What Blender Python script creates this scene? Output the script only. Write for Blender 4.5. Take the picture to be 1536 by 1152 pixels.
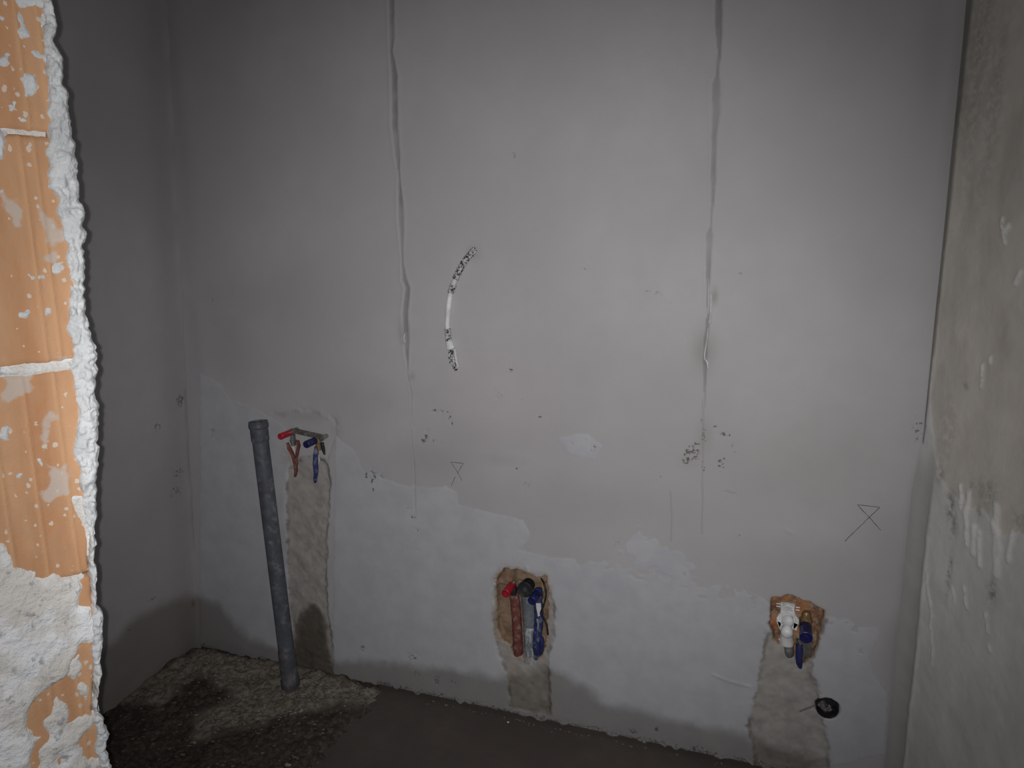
import bpy, math, random
import numpy as np
from mathutils import Vector, Matrix
random.seed(4)
S = bpy.context.scene
COL = S.collection
for o in list(bpy.data.objects): bpy.data.objects.remove(o)

# ---------------------------------------------------------------- camera, world, flash, exposure
F_PX = 1109.0; CH = 1.45
PSI, TH, RHO = (math.radians(a) for a in (20.0, 11.9, 1.1))
CF = np.array([-math.sin(PSI)*math.cos(TH), math.cos(PSI)*math.cos(TH), -math.sin(TH)])
_r0 = np.array([math.cos(PSI), math.sin(PSI), 0.0]); _u0 = np.cross(_r0, CF)
CR = math.cos(RHO)*_r0 - math.sin(RHO)*_u0
CU = math.cos(RHO)*_u0 + math.sin(RHO)*_r0
CAM = np.array([0.0, 0.0, CH])
cd = bpy.data.cameras.new('camera'); cam = bpy.data.objects.new('camera', cd); COL.objects.link(cam)
cd.sensor_width = 36; cd.lens = 36*F_PX/1536; cd.clip_start = 0.01
M = Matrix([[CR[i], CU[i], -CF[i], CAM[i]] for i in range(3)] + [[0, 0, 0, 1]])
cam.matrix_world = M
S.camera = cam

w = bpy.data.worlds.new('dim_interior'); S.world = w; w.use_nodes = True
w.node_tree.nodes['Background'].inputs[0].default_value = (0.85, 0.88, 1.0, 1)
w.node_tree.nodes['Background'].inputs[1].default_value = 0.022

def flash(name, half_deg, power, blend):
    l = bpy.data.lights.new(name, 'SPOT'); l.energy = power; l.spot_size = math.radians(2*half_deg)
    l.spot_blend = blend; l.shadow_soft_size = 0.0022; l.color = (1.0, 0.985, 0.985)
    o = bpy.data.objects.new(name, l); COL.objects.link(o)
    p = CAM - CR*0.0092 + CU*0.001
    tgt = CF*1.0 + CR*0.035 - CU*0.04
    q = Vector(tgt).to_track_quat('-Z', 'Y')
    o.matrix_world = Matrix.Translation(Vector(p)) @ q.to_matrix().to_4x4()
flash('flash_centre', 38, 57, 1.0)
flash('flash_wide', 74, 21.5, 1.0)
S.view_settings.view_transform = 'Standard'; S.view_settings.look = 'None'
S.view_settings.exposure = 0.0; S.view_settings.gamma = 1.0
S.view_settings.use_curve_mapping = False

# ---------------------------------------------------------------- helpers
D = 1.86                                       # distance of the back wall
def ray(px, py): return CF*F_PX + CR*(px-768) - CU*(py-576)
class Plane:
    def __init__(s, o, u, v, n):
        s.o, s.u, s.v, s.n = (np.array(a, float) for a in (o, u, v, n))
        for k in ('u', 'v', 'n'): setattr(s, k, getattr(s, k)/np.linalg.norm(getattr(s, k)))
    def uv(s, px, py, h=0.0):
        d = ray(px, py); o = s.o + s.n*h
        p = CAM + d*(np.dot(o-CAM, s.n)/np.dot(d, s.n)); r = p - s.o
        return np.array([np.dot(r, s.u), np.dot(r, s.v)])
    def uvs(s, pts, h=0.0): return np.array([s.uv(a, b, h) for a, b in pts])
    def at(s, px, py, h=0.0):
        a, b = s.uv(px, py, h); return s.o + s.u*a + s.v*b + s.n*h
BW = Plane((0, D, 0), (1, 0, 0), (0, 0, 1), (0, -1, 0))

def _h(ix, iy, seed):
    a = (ix.astype(np.int64)*374761393 + iy.astype(np.int64)*668265263 + seed*1442695041) & 0xffffffff
    a = ((a ^ (a >> 13))*1274126177) & 0xffffffff
    return ((a ^ (a >> 16)) & 0xffff)/65535.0
def vn(x, y, seed=0):
    xi = np.floor(x); yi = np.floor(y); fx = x-xi; fy = y-yi
    fx = fx*fx*(3-2*fx); fy = fy*fy*(3-2*fy)
    a = _h(xi, yi, seed); b = _h(xi+1, yi, seed); c = _h(xi, yi+1, seed); d = _h(xi+1, yi+1, seed)
    return (a*(1-fx)+b*fx)*(1-fy) + (c*(1-fx)+d*fx)*fy - 0.5
def fbm(x, y, s, seed=0, oct=3):
    r = 0; amp = 1.0
    for k in range(oct):
        r = r + amp*vn(x/s, y/s, seed+k*17); s *= 0.5; amp *= 0.5
    return r
def ss(a, b, x):
    t = np.clip((x-a)/(b-a), 0, 1); return t*t*(3-2*t)

def sdf(U, V, poly, far=0.3):
    """signed distance in metres, negative inside"""
    poly = np.asarray(poly, float); out = np.full(U.shape, far)
    m = (U > poly[:, 0].min()-far) & (U < poly[:, 0].max()+far) & (V > poly[:, 1].min()-far) & (V < poly[:, 1].max()+far)
    x = U[m]; y = V[m]
    if x.size == 0: return out
    d = np.full(x.shape, 9.0); ins = np.zeros(x.shape, bool); n = len(poly)
    for i in range(n):
        ax, ay = poly[i]; bx, by = poly[(i+1) % n]; ex, ey = bx-ax, by-ay
        L = ex*ex+ey*ey+1e-12
        t = np.clip(((x-ax)*ex+(y-ay)*ey)/L, 0, 1)
        d = np.minimum(d, np.hypot(x-ax-t*ex, y-ay-t*ey))
        c = ((ay > y) != (by > y)) & (x < (bx-ax)*(y-ay)/(by-ay+1e-15)+ax)
        ins ^= c
    out[m] = np.minimum(np.where(ins, -d, d), far)
    return out
def stroke(U, V, pts, ws, far=0.1):
    """distance to a polyline divided by its local half width"""
    pts = np.asarray(pts, float); out = np.full(U.shape, 99.0)
    if np.isscalar(ws): ws = [ws]*len(pts)
    m = (U > pts[:, 0].min()-far) & (U < pts[:, 0].max()+far) & (V > pts[:, 1].min()-far) & (V < pts[:, 1].max()+far)
    x = U[m]; y = V[m]; r = np.full(x.shape, 99.0)
    for i in range(len(pts)-1):
        ax, ay = pts[i]; bx, by = pts[i+1]; ex, ey = bx-ax, by-ay
        t = np.clip(((x-ax)*ex+(y-ay)*ey)/(ex*ex+ey*ey+1e-12), 0, 1)
        r = np.minimum(r, np.hypot(x-ax-t*ex, y-ay-t*ey)/(ws[i]*(1-t)+ws[i+1]*t))
    out[m] = r
    return out
def blob(U, V, c, ru, rv=None):
    rv = rv or ru
    return np.exp(-((U-c[0])/ru)**2-((V-c[1])/rv)**2)

def mesh_np(name, co, faces, smooth=True):
    me = bpy.data.meshes.new(name)
    faces = np.asarray(faces, np.int32); nf = len(faces)
    me.vertices.add(len(co)); me.vertices.foreach_set('co', np.asarray(co, np.float32).ravel())
    me.loops.add(nf*4); me.loops.foreach_set('vertex_index', faces.ravel())
    me.polygons.add(nf); me.polygons.foreach_set('loop_start', np.arange(0, nf*4, 4, dtype=np.int32))
    me.polygons.foreach_set('use_smooth', np.full(nf, smooth))
    me.update(calc_edges=True)
    return me
def grid_faces(nv, nu):
    i = np.arange(nv*nu).reshape(nv, nu)
    return np.stack([i[:-1, :-1], i[:-1, 1:], i[1:, 1:], i[1:, :-1]], -1).reshape(-1, 4)
def add_attrs(me, attrs):
    for k, a in attrs.items():
        at = me.attributes.new(k, 'FLOAT', 'POINT'); at.data.foreach_set('value', np.asarray(a, np.float32).ravel())
def link(name, me, mat, parent=None, kind=None, label=None, cat=None, group=None):
    o = bpy.data.objects.new(name, me); COL.objects.link(o)
    if mat: me.materials.append(mat)
    if parent: o.parent = parent
    if kind: o['kind'] = kind
    if label: o['label'] = label
    if cat: o['category'] = cat
    if group: o['group'] = group
    return o
def empty(name, loc, label, cat, group=None):
    o = bpy.data.objects.new(name, None); COL.objects.link(o); o.location = Vector(loc); o.empty_display_size = 0.05
    o['label'] = label; o['category'] = cat
    if group: o['group'] = group
    return o
def setparent(o, p):
    o.parent = p; o.matrix_parent_inverse = Matrix.Translation(-Vector(p.location)); return o

# small solid builders: V, Fs lists (world coordinates)
class MB:
    def __init__(s): s.v = []; s.f = []
    def frame(s, t):
        t = np.array(t, float); t /= np.linalg.norm(t)
        a = np.array([0, 0, 1.0]) if abs(t[2]) < 0.9 else np.array([1.0, 0, 0])
        x = np.cross(a, t); x /= np.linalg.norm(x); return x, np.cross(t, x)
    def tube(s, pts, rad, seg=16, caps=True, jit=0.0, flat=1.0):
        pts = [np.array(p, float) for p in pts]
        if np.isscalar(rad): rad = [rad]*len(pts)
        b = len(s.v); X = None
        for i, p in enumerate(pts):
            if i == 0: t = pts[1]-p
            elif i == len(pts)-1: t = p-pts[i-1]
            else: t = pts[i+1]-pts[i-1]
            t = t/np.linalg.norm(t)
            if X is None: X, Y = s.frame(t)
            else:
                X = X-t*np.dot(X, t); X /= np.linalg.norm(X); Y = np.cross(t, X)
            for k in range(seg):
                a = 2*math.pi*k/seg; r = rad[i]*(1+random.uniform(-jit, jit))
                s.v.append(p+X*math.cos(a)*r+Y*math.sin(a)*r*flat)
        n = len(pts)
        for i in range(n-1):
            for k in range(seg):
                k2 = (k+1) % seg
                s.f.append((b+i*seg+k, b+i*seg+k2, b+(i+1)*seg+k2, b+(i+1)*seg+k))
        if caps:
            s.f.append(tuple(b+k for k in range(seg))[::-1]); s.f.append(tuple(b+(n-1)*seg+k for k in range(seg)))
        return s
    def lathe(s, o, axis, prof, seg=24, caps=True, jit=0):
        """prof: (distance along axis, radius)"""
        o = np.array(o, float); ax = np.array(axis, float); ax /= np.linalg.norm(ax)
        X, Y = s.frame(ax); b = len(s.v)
        for h, r in prof:
            for k in range(seg):
                a = 2*math.pi*k/seg; rr = max(r, 1e-5)*(1+random.uniform(-jit, jit))
                s.v.append(o+ax*h+X*math.cos(a)*rr+Y*math.sin(a)*rr)
        for i in range(len(prof)-1):
            for k in range(seg):
                k2 = (k+1) % seg
                s.f.append((b+i*seg+k, b+i*seg+k2, b+(i+1)*seg+k2, b+(i+1)*seg+k))
        if caps:
            s.f.append(tuple(b+k for k in range(seg))[::-1]); s.f.append(tuple(b+(len(prof)-1)*seg+k for k in range(seg)))
        return s
    def box(s, c, ex, ey, ez, hx, hy, hz, bev=0.15):
        """bevelled box, half sizes h*, axes e*"""
        c = np.array(c, float); E = [np.array(e, float)/np.linalg.norm(e) for e in (ex, ey, ez)]
        bm_r = bev*min(hx, hy, hz); b = len(s.v)
        rows = [(-hz, bm_r), (-hz+bm_r, 0), (hz-bm_r, 0), (hz, bm_r)]
        for z, ins in rows:
            X = hx-ins; Y = hy-ins; q = bm_r if ins == 0 else bm_r*0.6
            for x, y in ((-X+q, -Y), (X-q, -Y), (X, -Y+q), (X, Y-q), (X-q, Y), (-X+q, Y), (-X, Y-q), (-X, -Y+q)):
                s.v.append(c+E[0]*x+E[1]*y+E[2]*z)
        for i in range(3):
            for k in range(8):
                k2 = (k+1) % 8; s.f.append((b+i*8+k, b+i*8+k2, b+i*8+8+k2, b+i*8+8+k))
        s.f.append(tuple(b+k for k in range(8))[::-1]); s.f.append(tuple(b+24+k for k in range(8)))
        return s
    def prism(s, poly, n, d):
        """poly: list of 3-D points, extruded by -n*d"""
        n = np.array(n, float); b = len(s.v); k = len(poly)
        for p in poly: s.v.append(np.array(p))
        for p in poly: s.v.append(np.array(p)-n*d)
        s.f.append(tuple(range(b, b+k))); s.f.append(tuple(range(b+k, b+2*k))[::-1])
        for i in range(k):
            j = (i+1) % k; s.f.append((b+j, b+i, b+k+i, b+k+j))
        return s
    def rock(s, c, r, sq=(1, 1, 1)):
        b = len(s.v); c = np.array(c, float)
        for a in ((0, 0, 1), (1, 0, 0), (0, 1, 0), (-1, 0, 0), (0, -1, 0), (0, 0, -1), (.7, .7, .3), (-.7, .7, .3), (-.7, -.7, .3), (.7, -.7, .3)):
            s.v.append(c+np.array(a)*np.array(sq)*r*random.uniform(.65, 1.15))
        for t in ((0, 1, 6), (0, 6, 2), (0, 2, 7), (0, 7, 3), (0, 3, 8), (0, 8, 4), (0, 4, 9), (0, 9, 1),
                  (5, 6, 1), (5, 2, 6), (5, 7, 2), (5, 3, 7), (5, 8, 3), (5, 4, 8), (5, 9, 4), (5, 1, 9)):
            s.f.append(tuple(b+i for i in t))
        return s
    def build(s, name, mat, parent=None, smooth=True, **kw):
        me = bpy.data.meshes.new(name); me.from_pydata([tuple(p) for p in s.v], [], s.f); me.update()
        if smooth:
            me.polygons.foreach_set('use_smooth', [True]*len(me.polygons))
            me.set_sharp_from_angle(angle=math.radians(38))
        o = link(name, me, mat, None, **kw)
        if parent:
            setparent(o, parent)
        return o

# material mini-language
class NT:
    def __init__(s, name, rough=0.85, spec=0.2):
        s.m = bpy.data.materials.new(name); s.m.use_nodes = True; s.t = s.m.node_tree; s.b = s.t.nodes['Principled BSDF']
        s.b.inputs['Roughness'].default_value = rough; s.b.inputs['Specular IOR Level'].default_value = spec
        s.geo = s.t.nodes.new('ShaderNodeTexCoord').outputs['Object']
    def n(s, kind, **kw):
        nd = s.t.nodes.new(kind)
        for k, v in kw.items(): setattr(nd, k, v)
        return nd
    def set(s, sock, v):
        if hasattr(v, 'is_output') or isinstance(v, bpy.types.NodeSocket): s.t.links.new(v, sock)
        elif isinstance(v, (tuple, list)) and len(v) == 3 and sock.type == 'RGBA': sock.default_value = (*v, 1)
        else: sock.default_value = v
    def math(s, op, a, b=0.0, clamp=False):
        nd = s.n('ShaderNodeMath', operation=op, use_clamp=clamp); s.set(nd.inputs[0], a); s.set(nd.inputs[1], b); return nd.outputs[0]
    def noise(s, scale, detail=3, rough=0.55, vec=None, stretch=None):
        nd = s.n('ShaderNodeTexNoise'); nd.inputs['Scale'].default_value = scale; nd.inputs['Detail'].default_value = detail
        nd.inputs['Roughness'].default_value = rough
        v = vec or s.geo
        if stretch:
            mp = s.n('ShaderNodeMapping'); mp.inputs['Scale'].default_value = stretch; s.t.links.new(v, mp.inputs[0]); v = mp.outputs[0]
        s.t.links.new(v, nd.inputs['Vector']); return nd.outputs['Fac']
    def attr(s, name): return s.n('ShaderNodeAttribute', attribute_name=name).outputs['Fac']
    def mr(s, v, a, b, c=0.0, d=1.0, smooth=True):
        nd = s.n('ShaderNodeMapRange', interpolation_type='SMOOTHSTEP' if smooth else 'LINEAR')
        s.set(nd.inputs['Value'], v)
        nd.inputs['From Min'].default_value = a; nd.inputs['From Max'].default_value = b
        nd.inputs['To Min'].default_value = c; nd.inputs['To Max'].default_value = d; return nd.outputs[0]
    def mix(s, f, a, b):
        nd = s.n('ShaderNodeMix', data_type='RGBA'); s.set(nd.inputs[0], f); s.set(nd.inputs[6], a); s.set(nd.inputs[7], b); return nd.outputs[2]
    def mul(s, a, f):
        nd = s.n('ShaderNodeMix', data_type='RGBA', blend_type='MULTIPLY'); nd.inputs[0].default_value = 1
        s.set(nd.inputs[6], a); s.set(nd.inputs[7], f); return nd.outputs[2]
    def grey(s, v):
        nd = s.n('ShaderNodeCombineColor'); [s.t.links.new(v, nd.inputs[i]) for i in range(3)]; return nd.outputs[0]
    def col(s, c): s.set(s.b.inputs['Base Color'], c); return s
    def bump(s, hgt, dist=0.002, strength=0.6):
        nd = s.n('ShaderNodeBump'); nd.inputs['Distance'].default_value = dist; nd.inputs['Strength'].default_value = strength
        s.set(nd.inputs['Height'], hgt); s.t.links.new(nd.outputs[0], s.b.inputs['Normal']); return s
def simple(name, c, rough=0.5, spec=0.4, dust=0.25, dustc=(.42, .40, .38), metal=0.0, scale=90):
    t = NT(name, rough, spec); t.b.inputs['Metallic'].default_value = metal
    f = t.mr(t.noise(scale, 4, 0.65), 0.62-dust*0.35, 0.75, 0, min(1, dust*2.2))
    g = t.mr(t.noise(35, 2), 0.3, 0.7, 0.8, 1.12)
    t.col(t.mix(f, t.mul(c, t.grey(g)), dustc)); t.bump(t.noise(300, 2), 0.0006, 0.3)
    return t.m

# ================================================================ BACK WALL
lcz0, lcz1 = BW.uv(299, 960), BW.uv(250, 0)
def left_x(z): return lcz0[0] + (lcz1[0]-lcz0[0])*(z-lcz0[1])/(lcz1[1]-lcz0[1])
RC = [(1447, 0), (1441, 120), (1430, 240), (1413, 370), (1399, 500), (1387, 600), (1376, 700), (1370, 800), (1364, 950), (1352, 1152)]
RCuv = BW.uvs(RC); RX = float(np.median(RCuv[:, 0]))
us = np.arange(-1.98, RX+0.03, 0.0031)
vs = np.concatenate([np.arange(0.0, 2.22, 0.0031), [2.3, 2.45, 2.7]])
U, V = np.meshgrid(us, vs)
P = BW.uvs
wob = fbm(U, V, 0.05, 3, 3)*0.012; rag = fbm(U, V, 0.014, 9, 3)*0.006
putty_poly = [(503, 655), (528, 672), (545, 705), (600, 727), (640, 731), (668, 728), (685, 738), (687, 757), (735, 768), (785, 780), (796, 800), (788, 815), (776, 824), (830, 836),
              (862, 838), (868, 850), (885, 842), (935, 845), (960, 860), (1000, 868), (1020, 872), (1060, 886), (1090, 888), (1104, 876), (1122, 892), (1145, 903), (1165, 905), (1240, 925), (1272, 928), (1290, 942), (1316, 940),
              (1320, 955), (1300, 985), (1310, 1010), (1330, 1040), (1330, 1130), (1240, 1152), (1050, 1152), (850, 1110), (500, 1020), (500, 800)]
putty2 = [(300, 560), (330, 575), (345, 600), (380, 610), (428, 640), (436, 730), (436, 1000), (300, 1000)]
flake = [(958, 788), (966, 800), (985, 812), (1000, 830), (1018, 832), (1022, 850), (1040, 852), (1045, 860), (1010, 866), (985, 860), (962, 862), (945, 838), (932, 826), (946, 812)]
puttyF = np.minimum(np.minimum(sdf(U, V, P(putty_poly)), sdf(U, V, P(flake))), sdf(U, V, P([(835, 655), (880, 650), (902, 668), (890, 690), (850, 680)]))) 
puttyF = np.minimum(puttyF, sdf(U, V, P(putty2))) + rag*0.9
bound = stroke(U, V, P([(925, 845), (1000, 875), (1060, 895), (1100, 905), (1180, 930), (1320, 960)]), 1.0)
pocks = fbm(U, V, 0.02, 41, 2)
puttyF = puttyF + np.where(pocks > 0.17, 0.02, 0.0)*(ss(0.075, 0.0, bound) > .3)
puttyF = puttyF + fbm(U, V, .025, 43, 3)*.03*ss(.16, .03, stroke(U, V, P([(950, 800), (1040, 850), (1140, 900)]), 1.0))
damp_poly = [(150, 1200), (130, 1000), (200, 930), (250, 905), (297, 893), (330, 905), (350, 930), (375, 957), (420, 972), (440, 955), (452, 915), (470, 906), (488, 925), (494, 990), (540, 988), (600, 992), (650, 1000), (745, 1015), (825, 1000), (850, 1007),
             (880, 1030), (905, 1052), (950, 1062), (1000, 1074), (1060, 1082), (1122, 1104), (1160, 1118), (1200, 1124), (1232, 1140), (1250, 1400), (800, 1400)]
dampF = sdf(U, V, P(damp_poly)) + wob*1.2
chaseL = [(442, 690), (470, 684), (488, 690), (497, 720), (492, 770), (490, 830), (490, 900), (497, 950), (500, 1020), (440, 1020), (438, 960), (432, 880), (430, 800), (428, 740), (432, 705)]
chaseM = [(742, 880), (740, 930), (745, 970), (755, 1000), (763, 1025), (764, 1062), (790, 1066), (828, 1075), (826, 1030), (823, 990), (830, 950), (834, 910), (826, 890)]
chaseR = [(1150, 950), (1143, 985), (1138, 1020), (1128, 1060), (1121, 1090), (1130, 1120), (1130, 1200), (1246, 1200), (1243, 1120), (1235, 1080), (1230, 1040), (1218, 1010), (1222, 985), (1240, 930)]
chL = sdf(U, V, P(chaseL)); chM = sdf(U, V, P(chaseM)); chR = sdf(U, V, P(chaseR))
chF = np.minimum(np.minimum(chL, chM), chR) + rag*1.2
niM = sdf(U, V, P([(744, 868), (757, 853), (778, 856), (806, 866), (818, 865), (822, 885), (820, 930), (818, 960), (812, 985), (790, 990), (768, 985), (765, 970), (752, 962), (744, 940)])) + rag*0.9
niR = sdf(U, V, P([(1157, 897), (1184, 893), (1213, 904), (1238, 917), (1232, 940), (1228, 965), (1220, 985), (1205, 998), (1186, 984), (1175, 972), (1160, 962), (1154, 935)])) + rag*0.9
hc = BW.uv(1241, 1063); HR = 0.0295
hole = np.hypot(U-hc[0], (V-hc[1]))-HR + rag*0.25
depth = np.zeros(U.shape)                     # into the wall
depth += fbm(U, V, 0.35, 5, 2)*0.0022 + fbm(U, V, 0.05, 6, 3)*0.0004
depth += ss(0.002, -0.006, puttyF)*-0.0009
depth += ss(0.003, -0.007, chF)*(0.0045+fbm(U, V, 0.04, 8, 3)*0.006)
depth += 0.003*np.exp(-(chF/0.004)**2)*ss(-.1, .3, fbm(U, V, .05, 77, 3))
top_lip = stroke(U, V, P([(408, 620), (440, 613), (470, 616), (500, 628), (505, 640)]), 0.008)
depth -= 0.0026*np.exp(-top_lip**2)*(0.35+fbm(U, V, .022, 12, 4)*2.0)
box_rim = stroke(U, V, P([(503, 630), (504, 650), (497, 668), (490, 690)]), .004)
depth += .0015*np.exp(-box_rim**2)
nd = 0.052+fbm(U, V, 0.05, 21, 3)*0.012
left_ledge = ss(BW.uv(770, 900)[0], BW.uv(762, 900)[0], U)
depth += ss(0.0015, -0.0045, niM)*(nd*(1-0.55*left_ledge)) + ss(0.0015, -0.0045, niR)*(0.03+fbm(U, V, 0.03, 25, 3)*0.014)
depth += ss(0.001, -0.002, hole)*0.05
# board seams
sL = P([(586, -60), (587, 60), (586, 75), (591, 112), (592, 190), (596, 235), (598, 262), (600, 300), (601, 325), (603, 390), (606, 420), (611, 432), (607, 470), (609, 512), (611, 560), (617, 590), (618, 640), (620, 700), (624, 770)])
sLw = 1.25*np.array([.006, .005, .003, .006, .0062, .005, .002, .005, .006, .002, .005, .005, .006, .006, .001, .002, .001, .001, .0007])
sR = P([(1078, -60), (1078, 40), (1079, 75), (1076, 110), (1074, 125), (1074, 170), (1071, 200), (1070, 270), (1066, 340), (1064, 352), (1062, 410), (1062, 470), (1060, 500), (1057, 540), (1057, 600), (1054, 640), (1054, 735), (1053, 800)])
sRw = 1.2*np.array([.006, .006, .003, .002, .007, .0065, .004, .004, .0012, .006, .004, .002, .004, .004, .001, .002, .001, .0007])
dL = stroke(U+rag*.25, V, sL, sLw); dR = stroke(U+rag*.25, V, sR, sRw)
lowfade = ss(BW.uv(600, 620)[1], BW.uv(600, 520)[1], V)
seam = np.maximum(ss(1.3, 0.6, dL), ss(1.3, 0.6, dR))*(.22+.78*lowfade)*(.75+.5*fbm(U, V, .05, 19, 2)).clip(0, 1)
depth += seam*0.0035
lip = np.maximum(np.exp(-((dL-1.9)/0.6)**2), np.exp(-((dR-1.9)/0.6)**2)); depth -= lip*0.0009
ridge = stroke(U, V, P([(1063, 420), (1063, 470)]), .0012); depth -= 0.0022*np.exp(-ridge**2)
ridge = stroke(U, V, P([(1067, 440), (1068, 455), (1065, 483)]), .0028); depth -= 0.004*np.exp(-ridge**2)
ridge = stroke(U, V, P([(1062, 490), (1059, 520), (1057, 536), (1062, 550)]), .002); depth -= 0.003*np.exp(-ridge**2)
ridge = stroke(U, V, P([(607, 500), (607, 510), (605, 515)]), .003); depth -= 0.003*np.exp(-ridge**2)
for a in ([(1005, 738), (1007, 770), (1006, 812)], [(1087, 736), (1096, 739), (1104, 741)], [(621, 690), (624, 770)], [(1054, 600), (1053, 800)]):
    c_ = ss(1.3, .5, stroke(U, V, P(a), .0019)); depth += c_*.0009; seam = np.maximum(seam, c_*.42)
crk = ss(1.4, .4, stroke(U, V, P([(1200, 1070), (1215, 1064), (1232, 1058)]), .0025)); depth += crk*.003
# trowel scars low on the right, dents and pits
for a in ([(1070, 1012), (1095, 1022), (1125, 1030)], [(1180, 795), (1187, 800)], [(790, 850), (792, 858)]):
    depth -= .0018*np.exp(-stroke(U, V, P(a), .004)**2)
speck = np.zeros(U.shape)
SP = [(560, 712, .013, .022, .9), (573, 713, .006, .012, .8), (558, 722, .006, .02, .6), (668, 618, .03, .006, .7), (640, 655, .012, .02, .7), (678, 636, .006, .012, .6), (642, 648, .01, .02, .5), (662, 664, .01, .01, .45),
      (1038, 680, .022, .022, 1.0), (1056, 655, .009, .03, .7), (1084, 650, .018, .008, .6), (1103, 677, .012, .006, .5), (1081, 698, .012, .02, .8), (1055, 700, .006, .02, .7), (1045, 668, .01, .012, .8),
      (750, 590, .03, .03, .42), (785, 597, .015, .01, .5), (765, 555, .02, .02, .4), (770, 235, .02, .03, .4), (810, 625, .008, .008, .7), (880, 402, .02, .02, .42), (1110, 412, .01, .01, .5), (980, 440, .05, .02, .42), (1000, 455, .03, .02, .4),
      (620, 985, .03, .03, .55), (545, 972, .02, .02, .55), (655, 1018, .02, .02, .75), (625, 1010, .02, .012, .6), (680, 1023, .014, .006, .8), (265, 738, .02, .02, .8), (950, 1098, .02, .02, .6), (985, 1095, .015, .02, .6), (1050, 1130, .05, .03, .75), (860, 665, .03, .015, .4), (890, 672, .02, .02, .45),
      (620, 775, .02, .02, .5), (625, 795, .02, .012, .5), (627, 825, .005, .005, .8), (618, 560, .006, .01, .6), (318, 450, .03, .02, .4), (500, 340, .05, .006, .4), (800, 345, .1, .01, .35), (1376, 645, .02, .04, .6), (320, 650, .02, .05, .45), (775, 703, .01, .005, .6), (790, 730, .02, .03, .45), (990, 715, .004, .004, .8), (925, 815, .02, .02, .4), (1108, 803, .006, .006, .6)]
for x, y, a, b, k in SP:
    speck = np.maximum(speck, k*blob(U, V, BW.uv(x, y), a, b))
speck = np.maximum(speck, .72*np.exp(-(V/.035)**2)*(U > BW.uv(560, 1000)[0]))
for x, y, a, b, k in [(1075, 641, .012, .005, .8), (1090, 652, .012, .006, .9), (1100, 668, .006, .012, .7), (1084, 692, .008, .014, 1.), (1052, 630, .006, .02, .7), (1030, 690, .012, .012, 1.), (655, 616, .02, .006, .95), (675, 628, .006, .01, .9), (636, 662, .01, .012, .95), (652, 662, .008, .008, .8), (549, 712, .008, .012, 1.), (563, 708, .008, .012, 1.), (560, 735, .004, .01, .8), (790, 598, .008, .005, .8), (742, 585, .006, .006, .7), (768, 554, .012, .004, .6), (893, 668, .006, .01, .7), (878, 660, .004, .004, .7), (614, 762, .01, .008, .7), (1000, 456, .02, .006, .6), (970, 437, .02, .006, .55)]:
    speck = np.maximum(speck, k*blob(U, V, BW.uv(x, y), a, b))
speckn = fbm(U, V, .009, 51, 2)
depth += .0006*ss(.25, .45, speck*(speckn+.5)*1.5)
smudge = np.zeros(U.shape)                    # soft darker grey patches, broad ones and strips beside the corners
SM = [(345, 450, .25, .09, .35), (430, 450, .15, .12, .25), (1056, 525, .03, .05, .8), (1058, 655, .025, .06, .5), (1072, 445, .008, .02, .9), (606, 500, .02, .03, .6), (618, 565, .012, .012, .6), (710, 380, .02, .02, .6), (560, 600, .15, .08, .3), (640, 590, .12, .05, .15), (700, 650, .4, .06, .13), (900, 760, .5, .08, .25), (650, 690, .12, .06, .35), (425, 622, .02, .012, .7), (445, 617, .02, .008, .6), (475, 619, .03, .008, .6), (1437, 130, .02, .35, .35),
      (1220, 850, .3, .1, .4), (1210, 700, .25, .16, .38), (341, 501, .1, .2, .35), (1330, 830, .1, .15, .35), (1035, 690, .03, .03, .4), (750, 690, .1, .02, .25), (505, 640, .02, .05, .4), (1345, 960, .03, .1, .45), (455, 625, .09, .02, .45), (1400, 60, .03, .2, .3), (262, 120, .03, .5, .35), (290, 480, .03, .3, .3)]
for x, y, a, b, k in SM: smudge = np.maximum(smudge, k*blob(U, V, BW.uv(x, y), a, b))
# ragged foot of the wall
foot = 0.012+fbm(U, V*0, 0.03, 61, 3)*0.018
depth += ss(foot+.002, foot-.004, V)*0.02
# stained brick red streaks left of the middle pipes, warm rims round the openings
rim = np.maximum(np.exp(-(np.maximum(niM, 0)/.012)**2), np.exp(-(np.maximum(niR, 0)/.006)**2)*.4)
rim = np.maximum(rim, .8*blob(U, V, BW.uv(770, 1010), .014, .04)); rim = np.maximum(rim, .5*blob(U, V, BW.uv(430, 685), .02, .03)); rim = np.maximum(rim, .35*blob(U, V, BW.uv(492, 688), .01, .012))
pink = .6*blob(U, V, BW.uv(750, 600), .16, .12)
co = np.stack([U, D+depth, V], -1).reshape(-1, 3)
me = mesh_np('wall_back', co, grid_faces(len(vs), len(us)))
add_attrs(me, dict(putty=puttyF, damp=dampF, chase=chF, deep=depth, seam=seam, speck=speck, smudge=smudge, rim=rim, pink=pink, niche=np.minimum(np.minimum(niM, niR), hole), crack=crk, wet=ss(.015, -.018, sdf(U, V, P([(441, 1040), (440, 960), (446, 930), (453, 912), (468, 905), (482, 915), (488, 940), (492, 975), (498, 995), (499, 1040)]))+fbm(U, V, .03, 33, 3)*.012)))

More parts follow.
